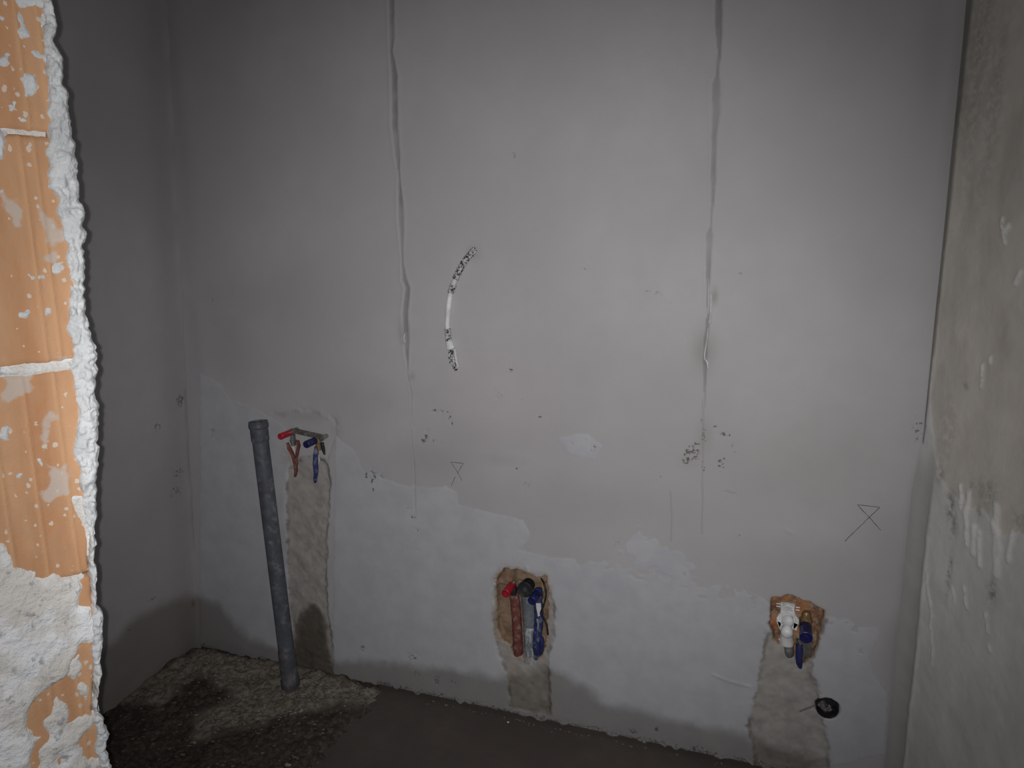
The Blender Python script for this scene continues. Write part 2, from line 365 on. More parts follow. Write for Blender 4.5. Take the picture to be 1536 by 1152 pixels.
def plaster_material():
    t = NT('skimmed_plaster', 0.82, 0.22)
    n1 = t.noise(2.2, 3, .5); n2 = t.noise(14, 4, .6); n3 = t.noise(160, 3, .7); nj = t.noise(60, 4, .65)
    base = t.mix(t.mr(n1, .35, .65), (.455, .442, .452), (.505, .492, .500))
    base = t.mix(t.mr(n2, .3, .75, 0, .35), base, (.43, .425, .42))
    base = t.mix(t.attr('pink'), base, t.mix(.6, base, (.56, .49, .50)))
    put = t.mix(t.mr(n2, .3, .7), (.455, .463, .498), (.508, .515, .54))
    e = t.math('ADD', t.attr('putty'), t.math('MULTIPLY', t.math('SUBTRACT', nj, .5), .012))
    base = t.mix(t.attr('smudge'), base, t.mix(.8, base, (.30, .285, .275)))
    base = t.mix(t.mr(e, .002, -.003), base, put)
    mor = t.mix(t.mr(t.noise(30, 4, .6), .3, .7), (.325, .305, .285), (.43, .41, .385))
    e2 = t.math('ADD', t.attr('chase'), t.math('MULTIPLY', t.math('SUBTRACT', nj, .5), .008))
    base = t.mix(t.mr(e2, .003, -.004, 0, .9), base, mor)
    edge = t.math('MULTIPLY', t.mr(t.math('ABSOLUTE', t.math('ADD', e2, .003)), .010, .001, 0, .6), t.mr(t.noise(22, 3), .4, .62))
    base = t.mix(edge, base, (.17, .155, .135))
    base = t.mix(t.math('MULTIPLY', t.attr('rim'), t.mr(nj, .35, .6)), base, (.37, .27, .195))
    e3 = t.math('ADD', t.attr('damp'), t.math('MULTIPLY', t.math('SUBTRACT', n2, .5), .03))
    base = t.mix(t.mr(e3, .018, -.03), base, t.mul(base, (.60, .575, .535)))
    base = t.mix(t.mr(t.math('MULTIPLY', t.attr('wet'), t.mr(n2, .3, .7, .7, 1.3)), .1, 1.0), base, t.mul(base, (.52, .48, .45)))
    base = t.mix(t.math('MULTIPLY', t.attr('seam'), t.mr(nj, .2, .5, .35, .62)), base, (.16, .16, .155))
    base = t.mix(t.attr('crack'), base, (.16, .15, .14))
    sp = t.math('MULTIPLY', t.attr('speck'), t.mr(t.noise(125, 3, .7), .44, .62, .15, 1.7))
    base = t.mix(t.mr(sp, .50, .85, 0, .8), base, (.10, .085, .07))
    base = t.mix(t.mr(t.math('MULTIPLY', n3, n2), .10, .06, 0, .5), base, (.30, .29, .28))
    # bare clay brick and mortar in the openings
    br = t.mix(t.mr(t.noise(32, 4, .65), .38, .62), (.44, .20, .095), (.19, .11, .07))
    br = t.mix(t.mr(t.noise(80, 4, .7), .5, .62), br, (.34, .29, .22))
    mid = t.mr(t.n_x(), -.3, -.2)
    br = t.mix(mid, t.mix(t.mr(nj, .35, .6, .55, 1.), br, t.mix(t.mr(t.noise(24, 3), .4, .6), (.30, .225, .155), (.20, .13, .085))), br)
    base = t.mix(t.mr(t.attr('niche'), .0008, -.0012), base, br)
    t.col(base)
    t.bump(t.math('ADD', t.math('MULTIPLY', n3, .5), nj), 0.0012, .35)
    return t.m
NT.n_x = lambda s: s.sepx()
def _sx(s):
    nd = s.n('ShaderNodeSeparateXYZ'); s.t.links.new(s.geo, nd.inputs[0]); return nd.outputs[0]
NT.sepx = _sx
PL = plaster_material()
wall_back = link('wall_back', me, PL, kind='structure')

RDG = simple('plaster_ridge', (.62, .62, .625), .7, .2, .2, (.5, .5, .5))  # paler than the wall: the ridges' white highlights are put into the colour
for pts, rs in (([(1063, 418), (1063, 445), (1062.5, 470)], [.0004, .0013, .0006]), ([(1066, 440), (1067, 448), (1066, 462), (1066.5, 470), (1064, 484)], [.0008, .0026, .0008, .0026, .0016]),
                ([(1062, 492), (1060, 512), (1057, 530), (1057, 538), (1061, 543), (1062, 552)], [.0005, .0014, .0018, .0012, .0022, .0012]), ([(607, 500), (606, 508), (608, 514)], [.0015, .003, .001])):
    q = []
    for x, y in pts:
        u_, v_ = BW.uv(x, y); j = int(round((u_-us[0])/.0031)); i = int(round(v_/.0031)); q.append((u_, D+float(depth[i-1:i+2, j-1:j+2].min())-.0006, v_))
    m = MB(); m.tube(q, rs, 8); o = m.build('plaster_ridge', RDG); setparent(o, wall_back)
# ================================================================ LEFT WALL
def lw(u, z): return left_x(z), u
ys = np.concatenate([np.arange(0.0, 0.9, 0.007), [1.2, 1.5]])            # distance from the corner toward the doorway
zs = np.concatenate([np.arange(0, 2.3, 0.007), [2.7]])
A, B = np.meshgrid(ys, zs)
h = fbm(A, B, .25, 91, 2)*.003 + fbm(A, B, .04, 92, 3)*.0006
cre = np.exp(-(A/.012)**2)*(.3+fbm(A*0, B, .1, 95, 3)); h += cre*.006
X = left_x(B)+h; co = np.stack([X, D+.003-A, B], -1).reshape(-1, 3)
me = mesh_np('wall_left', co, grid_faces(len(zs), len(ys)))
LW = Plane((left_x(.6), D, 0), (0, -1, 0), (0, 0, 1), (1, 0, 0))
dL_ = sdf(A, B, LW.uvs([(345, 880), (299, 893), (250, 905), (215, 925), (180, 960), (160, 975), (140, 985), (140, 1300), (345, 1100)])) + fbm(A, B, .1, 97, 3)*.02
z_ = np.full(A.shape, .3)
sp = np.zeros(A.shape)
for x, y, a, b, k in [(262, 738, .03, .02, .9), (265, 710, .03, .02, .7), (228, 640, .02, .02, .7), (236, 900, .03, .01, .6), (260, 600, .03, .04, .6), (205, 945, .03, .02, .5)]:
    sp = np.maximum(sp, k*blob(A, B, LW.uv(x, y), a, b))
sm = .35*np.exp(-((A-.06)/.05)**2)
crl = ss(1.5, .4, stroke(A, B, np.array([(.010, .95), (.006, .40)]), .006))*.18
for cx, cy, ru_, rv_ in ((291, 738, .010, .014), (294, 748, .006, .010), (293, 775, .008, .016), (288, 690, .006, .02), (299, 908, .007, .014)):
    crl = np.maximum(crl, .9*blob(A, B, LW.uv(cx, cy), ru_, rv_))
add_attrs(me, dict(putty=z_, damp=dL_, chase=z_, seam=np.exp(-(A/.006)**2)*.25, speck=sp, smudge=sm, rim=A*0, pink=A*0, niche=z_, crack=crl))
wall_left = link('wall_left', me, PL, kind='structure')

# ================================================================ RIGHT WALL
AR = math.radians(25)  # right wall turned outward from square so it catches more of the flash
RW = Plane((RX, D, 0), (math.sin(AR), -math.cos(AR), 0), (0, 0, 1), (-math.cos(AR), -math.sin(AR), 0))
ur = np.concatenate([np.arange(0, .75, .0042), [.9, 1.3, 2.0]]); vr = np.concatenate([np.arange(0, 2.25, .0042), [2.7]])
A, B = np.meshgrid(ur, vr)
rg = fbm(A, B, .03, 101, 3)*.01
concrete = sdf(A, B, RW.uvs([(1600, -60), (1449, -60), (1440, 130), (1416, 350), (1403, 450), (1395, 560), (1397, 640), (1404, 690), (1415, 725), (1440, 760), (1470, 765), (1500, 800), (1536, 800), (1700, 820)])) + rg*1.2
mark = np.zeros(A.shape)                        # pale plaster drips and flakes
for pts, wd in [([(1460, 790), (1459, 830)], .006), ([(1452, 740), (1448, 800), (1450, 815)], .006), ([(1494, 760), (1495, 860)], .008), ([(1478, 920), (1480, 950)], .003), ([(1518, 800), (1514, 840)], .006),
                ([(1446, 880), (1449, 910)], .0035), ([(1505, 350), (1512, 340)], .006), ([(1528, 410), (1522, 425)], .006), ([(1470, 550), (1469, 580)], .004), ([(1482, 540), (1481, 545)], .004), ([(1467, 800), (1468, 850)], .005), ([(1391, 860), (1394, 900), (1397, 1000)], .0022), ([(1429, 880), (1431, 905)], .0025), ([(1481, 970), (1482, 978)], .003),
                ([(1440, 730), (1443, 760)], .005), ([(1502, 330), (1506, 365)], .004)]:
    mark = np.maximum(mark, ss(1.6, .5, stroke(A+rg*.7+fbm(A, B, .008, 108, 2)*.003, B+rg, RW.uvs(pts), wd)))
dark = np.zeros(A.shape)
for x, y, a, b, k in [(1425, 760, .012, .035, .9), (1430, 790, .01, .03, .7), (1423, 860, .006, .05, .8), (1466, 770, .01, .02, .6), (1487, 890, .012, .03, .7), (1480, 740, .03, .03, .5), (1408, 712, .015, .02, .6), (1530, 785, .03, .03, .4), (1455, 735, .01, .02, .5), (1446, 580, .01, .008, .6), (1490, 150, .03, .2, .3), (1470, 60, .04, .3, .35), (1420, 650, .03, .1, .25)]:
    dark = np.maximum(dark, k*blob(A, B, RW.uv(x, y), a, b))
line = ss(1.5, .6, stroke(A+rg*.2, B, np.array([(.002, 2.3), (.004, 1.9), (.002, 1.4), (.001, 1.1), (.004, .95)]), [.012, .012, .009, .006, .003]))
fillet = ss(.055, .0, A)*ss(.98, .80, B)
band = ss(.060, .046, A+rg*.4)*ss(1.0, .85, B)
h = fbm(A, B, .22, 103, 3)*.006 + fbm(A, B, .05, 104, 3)*.002 - mark*.003 + ss(.002, -.003, concrete)*.002 + dark*.002
h = h*ss(0, .02, A) - fillet*.016*(1-A/.055).clip(0, 1)
h -= .003*np.exp(-((A-.052-rg*.4)/.0035)**2)*ss(.9, .7, B)
Q = RW.o + A[..., None]*RW.u + B[..., None]*RW.v - h[..., None]*RW.n
me = mesh_np('wall_right', Q.reshape(-1, 3), grid_faces(len(vr), len(ur))[:, ::-1])
dampR = .06 - .11*ss(.55, .0, B)+fbm(A, B, .1, 106, 3)*.05
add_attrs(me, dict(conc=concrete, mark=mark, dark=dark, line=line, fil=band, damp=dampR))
t = NT('rough_render', .85, .2)
n2 = t.noise(9, 4, .6, stretch=(1, 1, .45)); nj = t.noise(60, 4, .65); n3 = t.noise(30, 4, .6, stretch=(1, 1, .35))
conc = t.mix(t.mr(n2, .3, .7), (.52, .485, .435), (.71, .665, .605)); conc = t.mix(t.mr(n3, .35, .7, 0, .5), conc, (.63, .63, .59))
grey = t.mix(t.mr(n2, .3, .7), (.66, .665, .64), (.77, .765, .74)); grey = t.mix(t.mr(n3, .4, .7, 0, .4), grey, (.60, .60, .575))
c = t.mix(t.mr(t.math('ADD', t.attr('conc'), t.math('MULTIPLY', t.math('SUBTRACT', nj, .5), .01)), .002, -.003), grey, conc)
c = t.mix(t.math('MULTIPLY', t.attr('dark'), t.mr(nj, .35, .6)), c, (.19, .165, .14))
c = t.mix(t.math('MULTIPLY', t.attr('mark'), t.mr(nj, .3, .5)), c, (.84, .84, .82))
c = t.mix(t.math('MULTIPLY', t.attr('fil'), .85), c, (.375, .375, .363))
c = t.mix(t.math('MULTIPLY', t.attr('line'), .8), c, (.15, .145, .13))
c = t.mix(t.mr(t.attr('damp'), .01, -.03, 0, .04), c, t.mul(c, (.6, .6, .58)))
t.col(c); t.bump(t.math('ADD', n3, nj), .002, .5)
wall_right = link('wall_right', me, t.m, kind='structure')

# ================================================================ FLOOR
t = NT('damp_screed', .8, .25)
f1 = t.noise(3, 3); f2 = t.noise(28, 4, .6); f3 = t.noise(220, 2)
t.col(t.mix(t.mr(f2, .3, .7, 0, .5), t.mix(t.mr(f1, .35, .65), (.095, .079, .073), (.118, .099, .090)), (.088, .074, .066))); t.bump(t.math('ADD', f2, f3), .0015, .3)
FX = np.concatenate([[-2.0], np.arange(-1.95, .7, .012), [1.2]]); FY = np.concatenate([[-.8, -.2], np.arange(.2, D+.03, .012)])
A, B = np.meshgrid(FX, FY); hz = fbm(A, B, .3, 111, 2)*.002
me = mesh_np('floor', np.stack([A, B, hz], -1).reshape(-1, 3), grid_faces(len(FY), len(FX)))
link('floor', me, t.m, kind='structure')
# ceiling (above the frame) 
mb = MB(); mb.box((-.4, .55, 2.73), (1, 0, 0), (0, 1, 0), (0, 0, 1), 1.7, 1.35, .05, .1)
mb.build('ceiling', PL, kind='structure')

# ---- rubble and dust lying on the left part of the floor
FL = Plane((0, 0, 0), (1, 0, 0), (0, 1, 0), (0, 0, 1))
heap_px = [(60, 1100), (150, 1030), (235, 1010), (290, 975), (350, 985), (440, 990), (520, 1012), (585, 1033), (552, 1066), (522, 1095), (492, 1130), (468, 1160), (430, 1230), (300, 1320), (60, 1320)]
light_px = [(175, 1048), (215, 1022), (270, 995), (320, 978), (430, 992), (590, 1030), (575, 1046), (520, 1055), (470, 1066), (440, 1078), (400, 1083), (350, 1092), (320, 1105), (285, 1112), (292, 1085), (315, 1062), (352, 1048), (325, 1030), (295, 1022), (268, 1040), (238, 1066), (205, 1058)]
FX = np.arange(-1.95, -.5, .0055); FY = np.arange(.55, D+.012, .0055); A, B = np.meshgrid(FX, FY)
hp = sdf(A, B, FL.uvs(heap_px), .4) + fbm(A, B, .07, 121, 3)*.03
near_corner = np.exp(-((A-left_x(0))/.3)**2-((B-D)/.25)**2)
top = .012+.018*(fbm(A, B, .12, 122, 3)+.5)+.035*near_corner
H_ = np.where(hp < 0, ss(0, -.05, hp)*top, -.02*ss(0, .03, hp)) + fbm(A, B, .03, 124, 3)*.010 + np.abs(fbm(A, B, .012, 125, 2))*.006 - .003
lt = sdf(A, B, FL.uvs(light_px, .02)) + fbm(A, B, .04, 127, 3)*.03
co = np.stack([A, B, H_], -1).reshape(-1, 3); fc = grid_faces(len(FY), len(FX))
keep = (hp.ravel()[fc].min(1) < .02); fc = fc[keep]
used, inv = np.unique(fc, return_inverse=True); fc = inv.reshape(-1, 4)
me = mesh_np('rubble_dust', co[used], fc); add_attrs(me, dict(lt=lt.ravel()[used], edge=hp.ravel()[used]))
t = NT('rubble_dust', .95, .1)
f1 = t.noise(12, 4); f2 = t.noise(70, 5, .7); f3 = t.noise(260, 3, .6)
lc = t.mix(t.mr(f2, .35, .65), (.13, .112, .09), (.32, .285, .235)); lc = t.mix(t.mr(f3, .62, .7), lc, (.55, .52, .47))
dc = t.mix(t.mr(f2, .4, .7), (.06, .05, .042), (.135, .115, .10))
t.col(t.mix(t.mr(t.math('ADD', t.attr('lt'), t.math('MULTIPLY', t.math('SUBTRACT', f2, .5), .09)), .02, -.025), dc, lc)); t.bump(t.math('ADD', f2, f3), .004, .8)
heap = link('rubble_dust', me, t.m, kind='stuff', label='brown rubble and mortar dust heaped over the left part of the floor', cat='rubble')
def hz_at(x, y):
    i = int(np.clip(round((y-FY[0])/.0055), 0, len(FY)-1)); j = int(np.clip(round((x-FX[0])/.0055), 0, len(FX)-1)); return float(H_[i, j]), float(hp[i, j]), float(lt[i, j])
rb = MB(); rd = MB()
for k in range(1500):
    x = random.uniform(-1.88, -.75); y = random.uniform(1.0, D-.01); z, a, l = hz_at(x, y)
    if a > -.005 or x < left_x(0)+.02: continue
    r = random.choice((.002, .003, .003, .004, .005, .007)) * (1 if l < .02 else .9)
    (rb if l < .01 else rd).rock((x, y, z+r*.25), r, (1, random.uniform(.6, 1), random.uniform(.5, .8)))
for k in range(0):                            # dry crumbs along the foot of the wall
    x = random.uniform(-1.05, .3); r = random.uniform(.0015, .0045)
    rb.rock((x, D-.012-abs(random.gauss(0, .012)), r*.4), r)
MC = simple('mortar_crumb', (.25, .225, .19), .9, .1, .4, (.42, .40, .36)); MD = simple('dark_crumb', (.17, .145, .12), .9, .1, .3, (.3, .27, .23))
g = rb.build('rubble_crumbs', MC, heap, smooth=False, kind='stuff')
g = rd.build('rubble_crumbs', MD, heap, smooth=False, kind='stuff')
foot_c = MB()
for k in range(70):                             # few dry crumbs along the foot of the wall
    x = random.uniform(-1.0, .3); r = random.uniform(.001, .003)
    foot_c.rock((x, D-.008-abs(random.gauss(0, .008)), r*.4), r)
foot_c.build('wall_crumbs', MC, smooth=False, kind='stuff', label='fine grey mortar crumbs along the foot of the back wall', cat='rubble')
big = [(388, 1080, .012, 'pale stone chip in the rubble left of the pipe foot'), (455, 1041, .011, 'small lump just right of the grey pipe foot'), (432, 1146, .009, 'thin pale chip near the bottom edge of the rubble'), (762, 1084, .004, 'tiny white chip on the smooth floor below the middle niche')]
for x, y, r, lb in big:
    p = FL.at(x, y, .02 if x < 600 else .0); z = hz_at(p[0], p[1])[0] if x < 600 else 0
    m = MB(); m.rock((p[0], p[1], z+r*.35), r, (1.2, .8, .6)); m.build('stone_chip', MC if x != 762 else simple('white_chip', (.8, .8, .78), .8, .1, 0), smooth=False, label=lb, cat='stone')

# ================================================================ DOORWAY JAMB (clay blocks, mortar, broken plaster)
P0 = CAM + ray(150, 600)/F_PX*.80
AJ = math.radians(25)
es = np.array([math.sin(AJ), math.cos(AJ), 0]); nj_ = np.array([math.cos(AJ), -math.sin(AJ), 0])
JP = Plane((P0[0], P0[1], 0), es, (0, 0, 1), nj_)
def edge(pts):
    q = JP.uvs(pts); o = np.argsort(q[:, 1]); q = q[o]
    return lambda z: np.interp(z, q[:, 1], q[:, 0])
inner = edge([(66, -60), (68, 0), (72, 60), (70, 100), (76, 130), (76, 160), (74, 190), (80, 205), (72, 230), (78, 280), (92, 300), (88, 320), (100, 345), (104, 380), (110, 430), (106, 500), (114, 530), (110, 552), (116, 575), (120, 620), (112, 670), (122, 700), (128, 760), (136, 800), (138, 860), (146, 900), (143, 960), (147, 1060), (151, 1152), (153, 1220)])
outer = edge([(78, -60), (80, 0), (82, 60), (97, 110), (101, 150), (113, 200), (117, 290), (124, 330), (127, 350), (124, 395), (133, 430), (127, 445), (134, 500), (145, 520), (147, 560), (145, 590), (151, 620), (150, 700), (147, 745), (143, 790), (140, 830), (145, 870), (148, 905), (156, 918), (151, 960), (150, 1020), (146, 1060), (158, 1080), (163, 1105), (160, 1120), (168, 1150), (170, 1220)])
def jw(s, z, h): return JP.o + np.multiply.outer(s, JP.u) + np.multiply.outer(z, JP.v) + np.multiply.outer(h, JP.n)
zt = JP.uv(70, 0)[1]+.55; zb = 0.0
jamb = empty('wall_front', JP.o-JP.u*.12-JP.n*.1, 'broken clay-block doorway wall in the left foreground, edged with torn white plaster', 'wall')
del jamb['category']; del jamb['label']; jamb['kind'] = 'structure'
# block material
t = NT('clay_block', .85, .2)
a1 = t.noise(8, 4, .6, stretch=(3, 3, .6)); a2 = t.noise(60, 4, .65); a3 = t.noise(300, 3, .6); a4 = t.noise(26, 5, .7)
cl = t.mix(t.mr(a1, .3, .7), (.53, .27, .135), (.66, .385, .215)); cl = t.mix(t.mr(a2, .35, .75, 0, .4), cl, (.52, .33, .21))
cl = t.mix(t.math('MULTIPLY', t.attr('rib'), .55), cl, (.74, .44, .24))
vo = t.n('ShaderNodeTexVoronoi', feature='F1'); vo.inputs['Scale'].default_value = 170; 
mp = t.n('ShaderNodeMapping'); mp.inputs['Scale'].default_value = (1, 1, .8); t.t.links.new(t.geo, mp.inputs[0]); t.t.links.new(mp.outputs[0], vo.inputs['Vector'])
sc = t.n('ShaderNodeSeparateColor'); t.t.links.new(vo.outputs['Color'], sc.inputs[0])
spk = t.math('SUBTRACT', t.mr(sc.outputs[0], .66, 1.0, .02, .55, False), vo.outputs['Distance'])
spk = t.math('ADD', spk, t.math('MULTIPLY', t.math('SUBTRACT', a3, .5), .9))
cl = t.mix(t.mr(spk, .10, .16), cl, (.70, .60, .50))
cl = t.mix(t.mr(t.math('ADD', t.attr('film'), t.math('MULTIPLY', t.math('SUBTRACT', a4, .5), .02)), .001, -.004, 0, .72), cl, (.60, .55, .50))
t.col(cl); t.bump(t.math('ADD', a2, a3), .0012, .5); BRK = t.m
t = NT('white_torn_plaster', .9, .15)
a2 = t.noise(40, 4, .6); a3 = t.noise(220, 4, .7)
t.col(t.mix(t.mr(a3, .6, .75, 0, .5), t.mix(t.mr(a2, .3, .7), (.64, .665, .675), (.79, .81, .82)), (.42, .42, .42))); t.bump(t.math('ADD', a2, a3), .003, .8); TPL = t.m
t = NT('grey_mortar', .92, .15)
a1 = t.noise(18, 4, .6); a2 = t.noise(55, 5, .65); a3 = t.noise(240, 3, .6)
mo = t.mix(t.mr(a1, .44, .60), (.74, .72, .68), (.90, .92, .94)); mo = t.mix(t.mr(a2, .57, .66, 0, .8), mo, (.40, .40, .39)); mo = t.mix(t.mr(a3, .6, .75, 0, .5), mo, (.8, .82, .84))
t.col(mo); t.bump(t.math('ADD', a2, a3), .003, .8); MOR = t.m

joints_px = [(40, 200), (55, 553), (80, 878)]
zj = [JP.uv(a, b)[1] for a, b in joints_px]; bh = (zj[0]-zj[2])/2
levels = [zj[0]+bh, zj[0], zj[1], zj[2], zj[2]-bh, zj[2]-2*bh]
levels = [z for z in [zj[0]+3*bh, zj[0]+2*bh] if z < 2.6] + levels
films = [[(2, 560), (60, 558), (38, 590), (8, 610)], [(70, 620), (96, 618), (66, 675), (60, 660)], [(75, 700), (105, 690), (98, 740), (70, 752)], [(78, 535), (110, 520), (112, 548), (92, 552)], [(0, 290), (20, 300), (40, 345), (20, 345)], [(55, 300), (95, 350), (80, 390), (60, 350)]]
ribs = {0: (28, 60), 1: (50, 71), 2: (52, 100, 2), 3: (68, 112, 5)}
prev = None
edges_z = [z for z in levels if z > 0.02]+[0.0]
for i in range(len(edges_z)-1):
    g_ = lambda z: .0032 if abs(z-zj[1]) < .01 else .0013
    z1, z0 = edges_z[i]-g_(edges_z[i]), edges_z[i+1]+g_(edges_z[i+1])
    if z1-z0 < .03: continue
    zz = np.linspace(z0, z1, max(4, int((z1-z0)/.003))); sR_ = 0.0; s0 = -.25; sRz = np.minimum(inner(zz)+.006, outer(zz)-.004)[:, None]
    sv = np.concatenate([np.linspace(s0, -.16, 8)[:-1], np.arange(-.16, sR_, .002)]); A, B = np.meshgrid(sv, zz)
    k = 0
    for kk, b in enumerate((zj[0], zj[1], zj[2], zj[2]-bh)):
        if abs(edges_z[i+1]-b) < .01: k = kk
    A0 = A; A = A+sRz*ss(-.16, -.02, A)+float(sRz.mean())*(1-ss(-.16, -.02, A)); hh = fbm(A, B, .05, 140+i, 3)*.0016; rib = A*0
    zmid = (z0+z1)/2
    for rx in ribs[k]:
        ymid = {0: 60, 1: 380, 2: 720, 3: 1000}[k]
        su = JP.uv(rx, ymid)[0]
        rr = np.exp(-((A-su-(B-zmid)*.015)/.0017)**2); rib = np.maximum(rib, rr); hh += rr*.0011
        hh -= .0010*np.exp(-((A-su-.005-(B-zmid)*.015)/.003)**2)
    # rounded arrises
    ed = np.minimum(np.minimum(B-z0, z1-B), -A0)+fbm(A, B, .02, 150+i, 2)*.004
    hh -= .006*ss(.005, -.001, ed)
    fl = np.full(A.shape, .2)
    for f in films: fl = np.minimum(fl, sdf(A, B, JP.uvs(f), .2))
    fl = fl+fbm(A, B, .012, 155, 4)*.012
    fr = jw(A, B, hh).reshape(-1, 3); nz, ns = A.shape
    F_ = grid_faces(nz, ns)
    idx = np.arange(nz*ns).reshape(nz, ns)
    loop = np.concatenate([idx[0, :], idx[1:, -1], idx[-1, -2::-1], idx[-2:0:-1, 0]])
    back = fr[loop]-JP.n*.11-np.outer(np.zeros(len(loop)), JP.n); nb = len(fr)
    L = len(loop); a_ = np.arange(L); b_ = (a_+1) % L
    F2 = np.stack([loop[b_], loop[a_], nb+a_, nb+b_], -1)
    vv = np.concatenate([fr, back]); me = mesh_np('brick', vv, np.concatenate([F_, F2]))
    pad = lambda q, v: np.concatenate([q.ravel(), np.full(L, v)])
    add_attrs(me, dict(rib=pad(rib, 0), film=pad(fl, .2)))
    o = link('brick', me, BRK); setparent(o, jamb)
UP0 = np.array([0, 0, 1.0])
# mortar core behind the blocks (fills the bed joints) and the wall's body to the left
m = MB(); zc = (edges_z[0])/2
s1 = inner(1.0)
c0 = JP.o + JP.u*(float(inner(1.2))-.128) - JP.n*.062 + np.array([0, 0, zc])
zq = np.linspace(0, 2.6, 60); cp_ = [JP.o+JP.u*float(min(inner(z), outer(z)-.008)-.004)-JP.n*.0045+UP0*z for z in zq]+[JP.o-JP.u*.30-JP.n*.0045+UP0*2.6, JP.o-JP.u*.30-JP.n*.0045]
m.prism(cp_, JP.n, .105); m.build('mortar_joint', MOR, jamb, smooth=False)
pl = [JP.o+JP.u*.0-JP.n*.022, JP.o+JP.u*.0-JP.n*.12]
A1 = JP.o+JP.u*(-.02)-JP.n*.11; A2 = JP.o+JP.u*(-.26)-JP.n*.11
body = [A1+JP.u*.0, np.array([left_x(0)-.05, A1[1]+.02, 0]), np.array([left_x(0)-.05, A2[1]-.02, 0]), A2]
m = MB(); m.prism([p+np.array([0, 0, 2.7]) for p in body], (0, 0, 1), 2.7); m.build('wall_core', MOR, jamb, smooth=False)
# torn plaster edge
zz = np.arange(0.0, 2.69, .0016); nF = 22; nB = 10
so = outer(zz)+fbm(zz, zz*0, .035, 161, 2)*.003+fbm(zz, zz*0, .010, 162, 2)*.0042; si = inner(zz)+fbm(zz, zz*0, .012, 163, 3)*.004
T = np.linspace(0, 1, nF)[None, :]
Sg = si[:, None]-.004+(so-si+.004)[:, None]*T; Zg = np.repeat(zz[:, None], nF, 1)
prof = np.sin(np.clip(T*math.pi, 0, math.pi)*.9+.15)*.004
Hg = .001+prof+fbm(Sg, Zg, .016, 164, 3)*.0065+np.abs(fbm(Sg, Zg, .007, 165, 3))*.0065-np.abs(fbm(Sg, Zg, .02, 169, 2))*.006-.007*ss(.12, 0, T)-.004*ss(.8, 1, T)
Tb = np.linspace(0, 1, nB+1)[None, 1:]
Sb = so[:, None]-.001*Tb+fbm(Tb*.05+zz[:, None]*0, np.repeat(zz[:, None], nB, 1), .01, 166, 2)*.003; Hb = Hg[:, -1:]-Tb*.03
Sall = np.concatenate([Sg, Sb, so[:, None]*0-.06], 1); Hall = np.concatenate([Hg, Hb, Hg[:, -1:]*0-.035], 1); Zall = np.repeat(zz[:, None], nF+nB+1, 1)
Zall = Zall+fbm(Sall, Zall, .01, 167, 2)*.002*(Zall > .01)
me = mesh_np('plaster_edge', jw(Sall, Zall, Hall).reshape(-1, 3), grid_faces(*Sall.shape))
o = link('plaster_edge', me, TPL); setparent(o, jamb); o['label'] = 'torn white plaster edge'
# mortar smears over the blocks
def smear(polys, seed, thick, mat, step=.0022, noise=.006, name='mortar_smear', nscale=.02):
    for q, poly in enumerate(polys):
        uv = JP.uvs(poly); a = uv.min(0)-.01; b = uv.max(0)+.01
        A, B = np.meshgrid(np.arange(a[0], b[0], step), np.arange(max(a[1], .001), b[1], step))
        if A.size < 9: continue
        s = sdf(A, B, uv)+fbm(A, B, nscale, seed+q, 4)*noise*1.6
        hh = np.minimum(ss(.003, -.006, s)*thick, thick)-.0028*ss(-.002, .004, s)+(fbm(A, B, .018, seed+50+q, 3)*.004)*ss(0, -.006, s)
        f = grid_faces(*A.shape); f = f[s.ravel()[f].min(1) < .003]
        if len(f) == 0: continue
        used, inv = np.unique(f, return_inverse=True)
        me = mesh_np(name, jw(A, B, hh).reshape(-1, 3)[used], inv.reshape(-1, 4)); o = link(name, me, mat); setparent(o, jamb)
smear([[(-60, 820), (4, 815), (10, 830), (22, 840), (30, 850), (50, 850), (60, 862), (84, 868), (92, 872), (118, 868), (122, 880), (120, 905), (138, 905), (142, 965), (118, 968), (108, 990), (98, 1010), (70, 1035), (48, 1060), (40, 1090), (55, 1110), (40, 1152), (50, 1240), (-60, 1240)]], 200, .0035, MOR)
smear([[(86, 1052), (98, 1058), (100, 1085), (120, 1078), (140, 1080), (142, 1090), (118, 1115), (122, 1135), (150, 1140), (150, 1230), (56, 1230), (58, 1125), (74, 1105), (60, 1080), (78, 1075)],
       [(100, 990), (116, 985), (122, 1000), (112, 1020), (102, 1010)], [(122, 1030), (132, 1030), (134, 1050), (124, 1055)]], 230, .0028, MOR)
smear([[(30, 20), (42, 30), (50, 55), (42, 66), (28, 50), (24, 30)], [(0, 75), (16, 66), (22, 80), (8, 95), (-6, 95)], [(36, 66), (56, 76), (76, 84), (76, 95), (58, 92), (40, 82)], [(40, 112), (52, 108), (52, 138), (40, 145), (34, 125)],
       [(18, 214), (28, 220), (40, 222), (31, 238)], [(64, 148), (76, 146), (78, 168), (68, 166)], [(20, 175), (42, 176), (46, 186), (30, 184)], [(-10, 195), (8, 200), (8, 235), (-10, 240)],
       [(42, 412), (58, 409), (64, 416), (54, 424), (44, 420)], [(72, 398), (93, 394), (92, 406), (80, 411)], [(28, 468), (45, 468), (42, 477), (30, 476)], [(68, 462), (80, 460), (78, 470), (70, 470)], [(2, 640), (14, 636), (10, 656), (2, 652)], [(10, 160), (24, 150), (26, 165), (14, 172)], [(60, 20), (70, 22), (68, 44), (60, 40)],
       [(20, 0), (60, -10), (62, 6), (30, 10)], [(0, 25), (10, 22), (8, 32), (0, 34)], [(60, 688), (66, 700), (62, 708)], [(28, 705), (34, 712), (26, 716)]], 260, .0016, TPL, step=.0011, noise=.0045, nscale=.010)
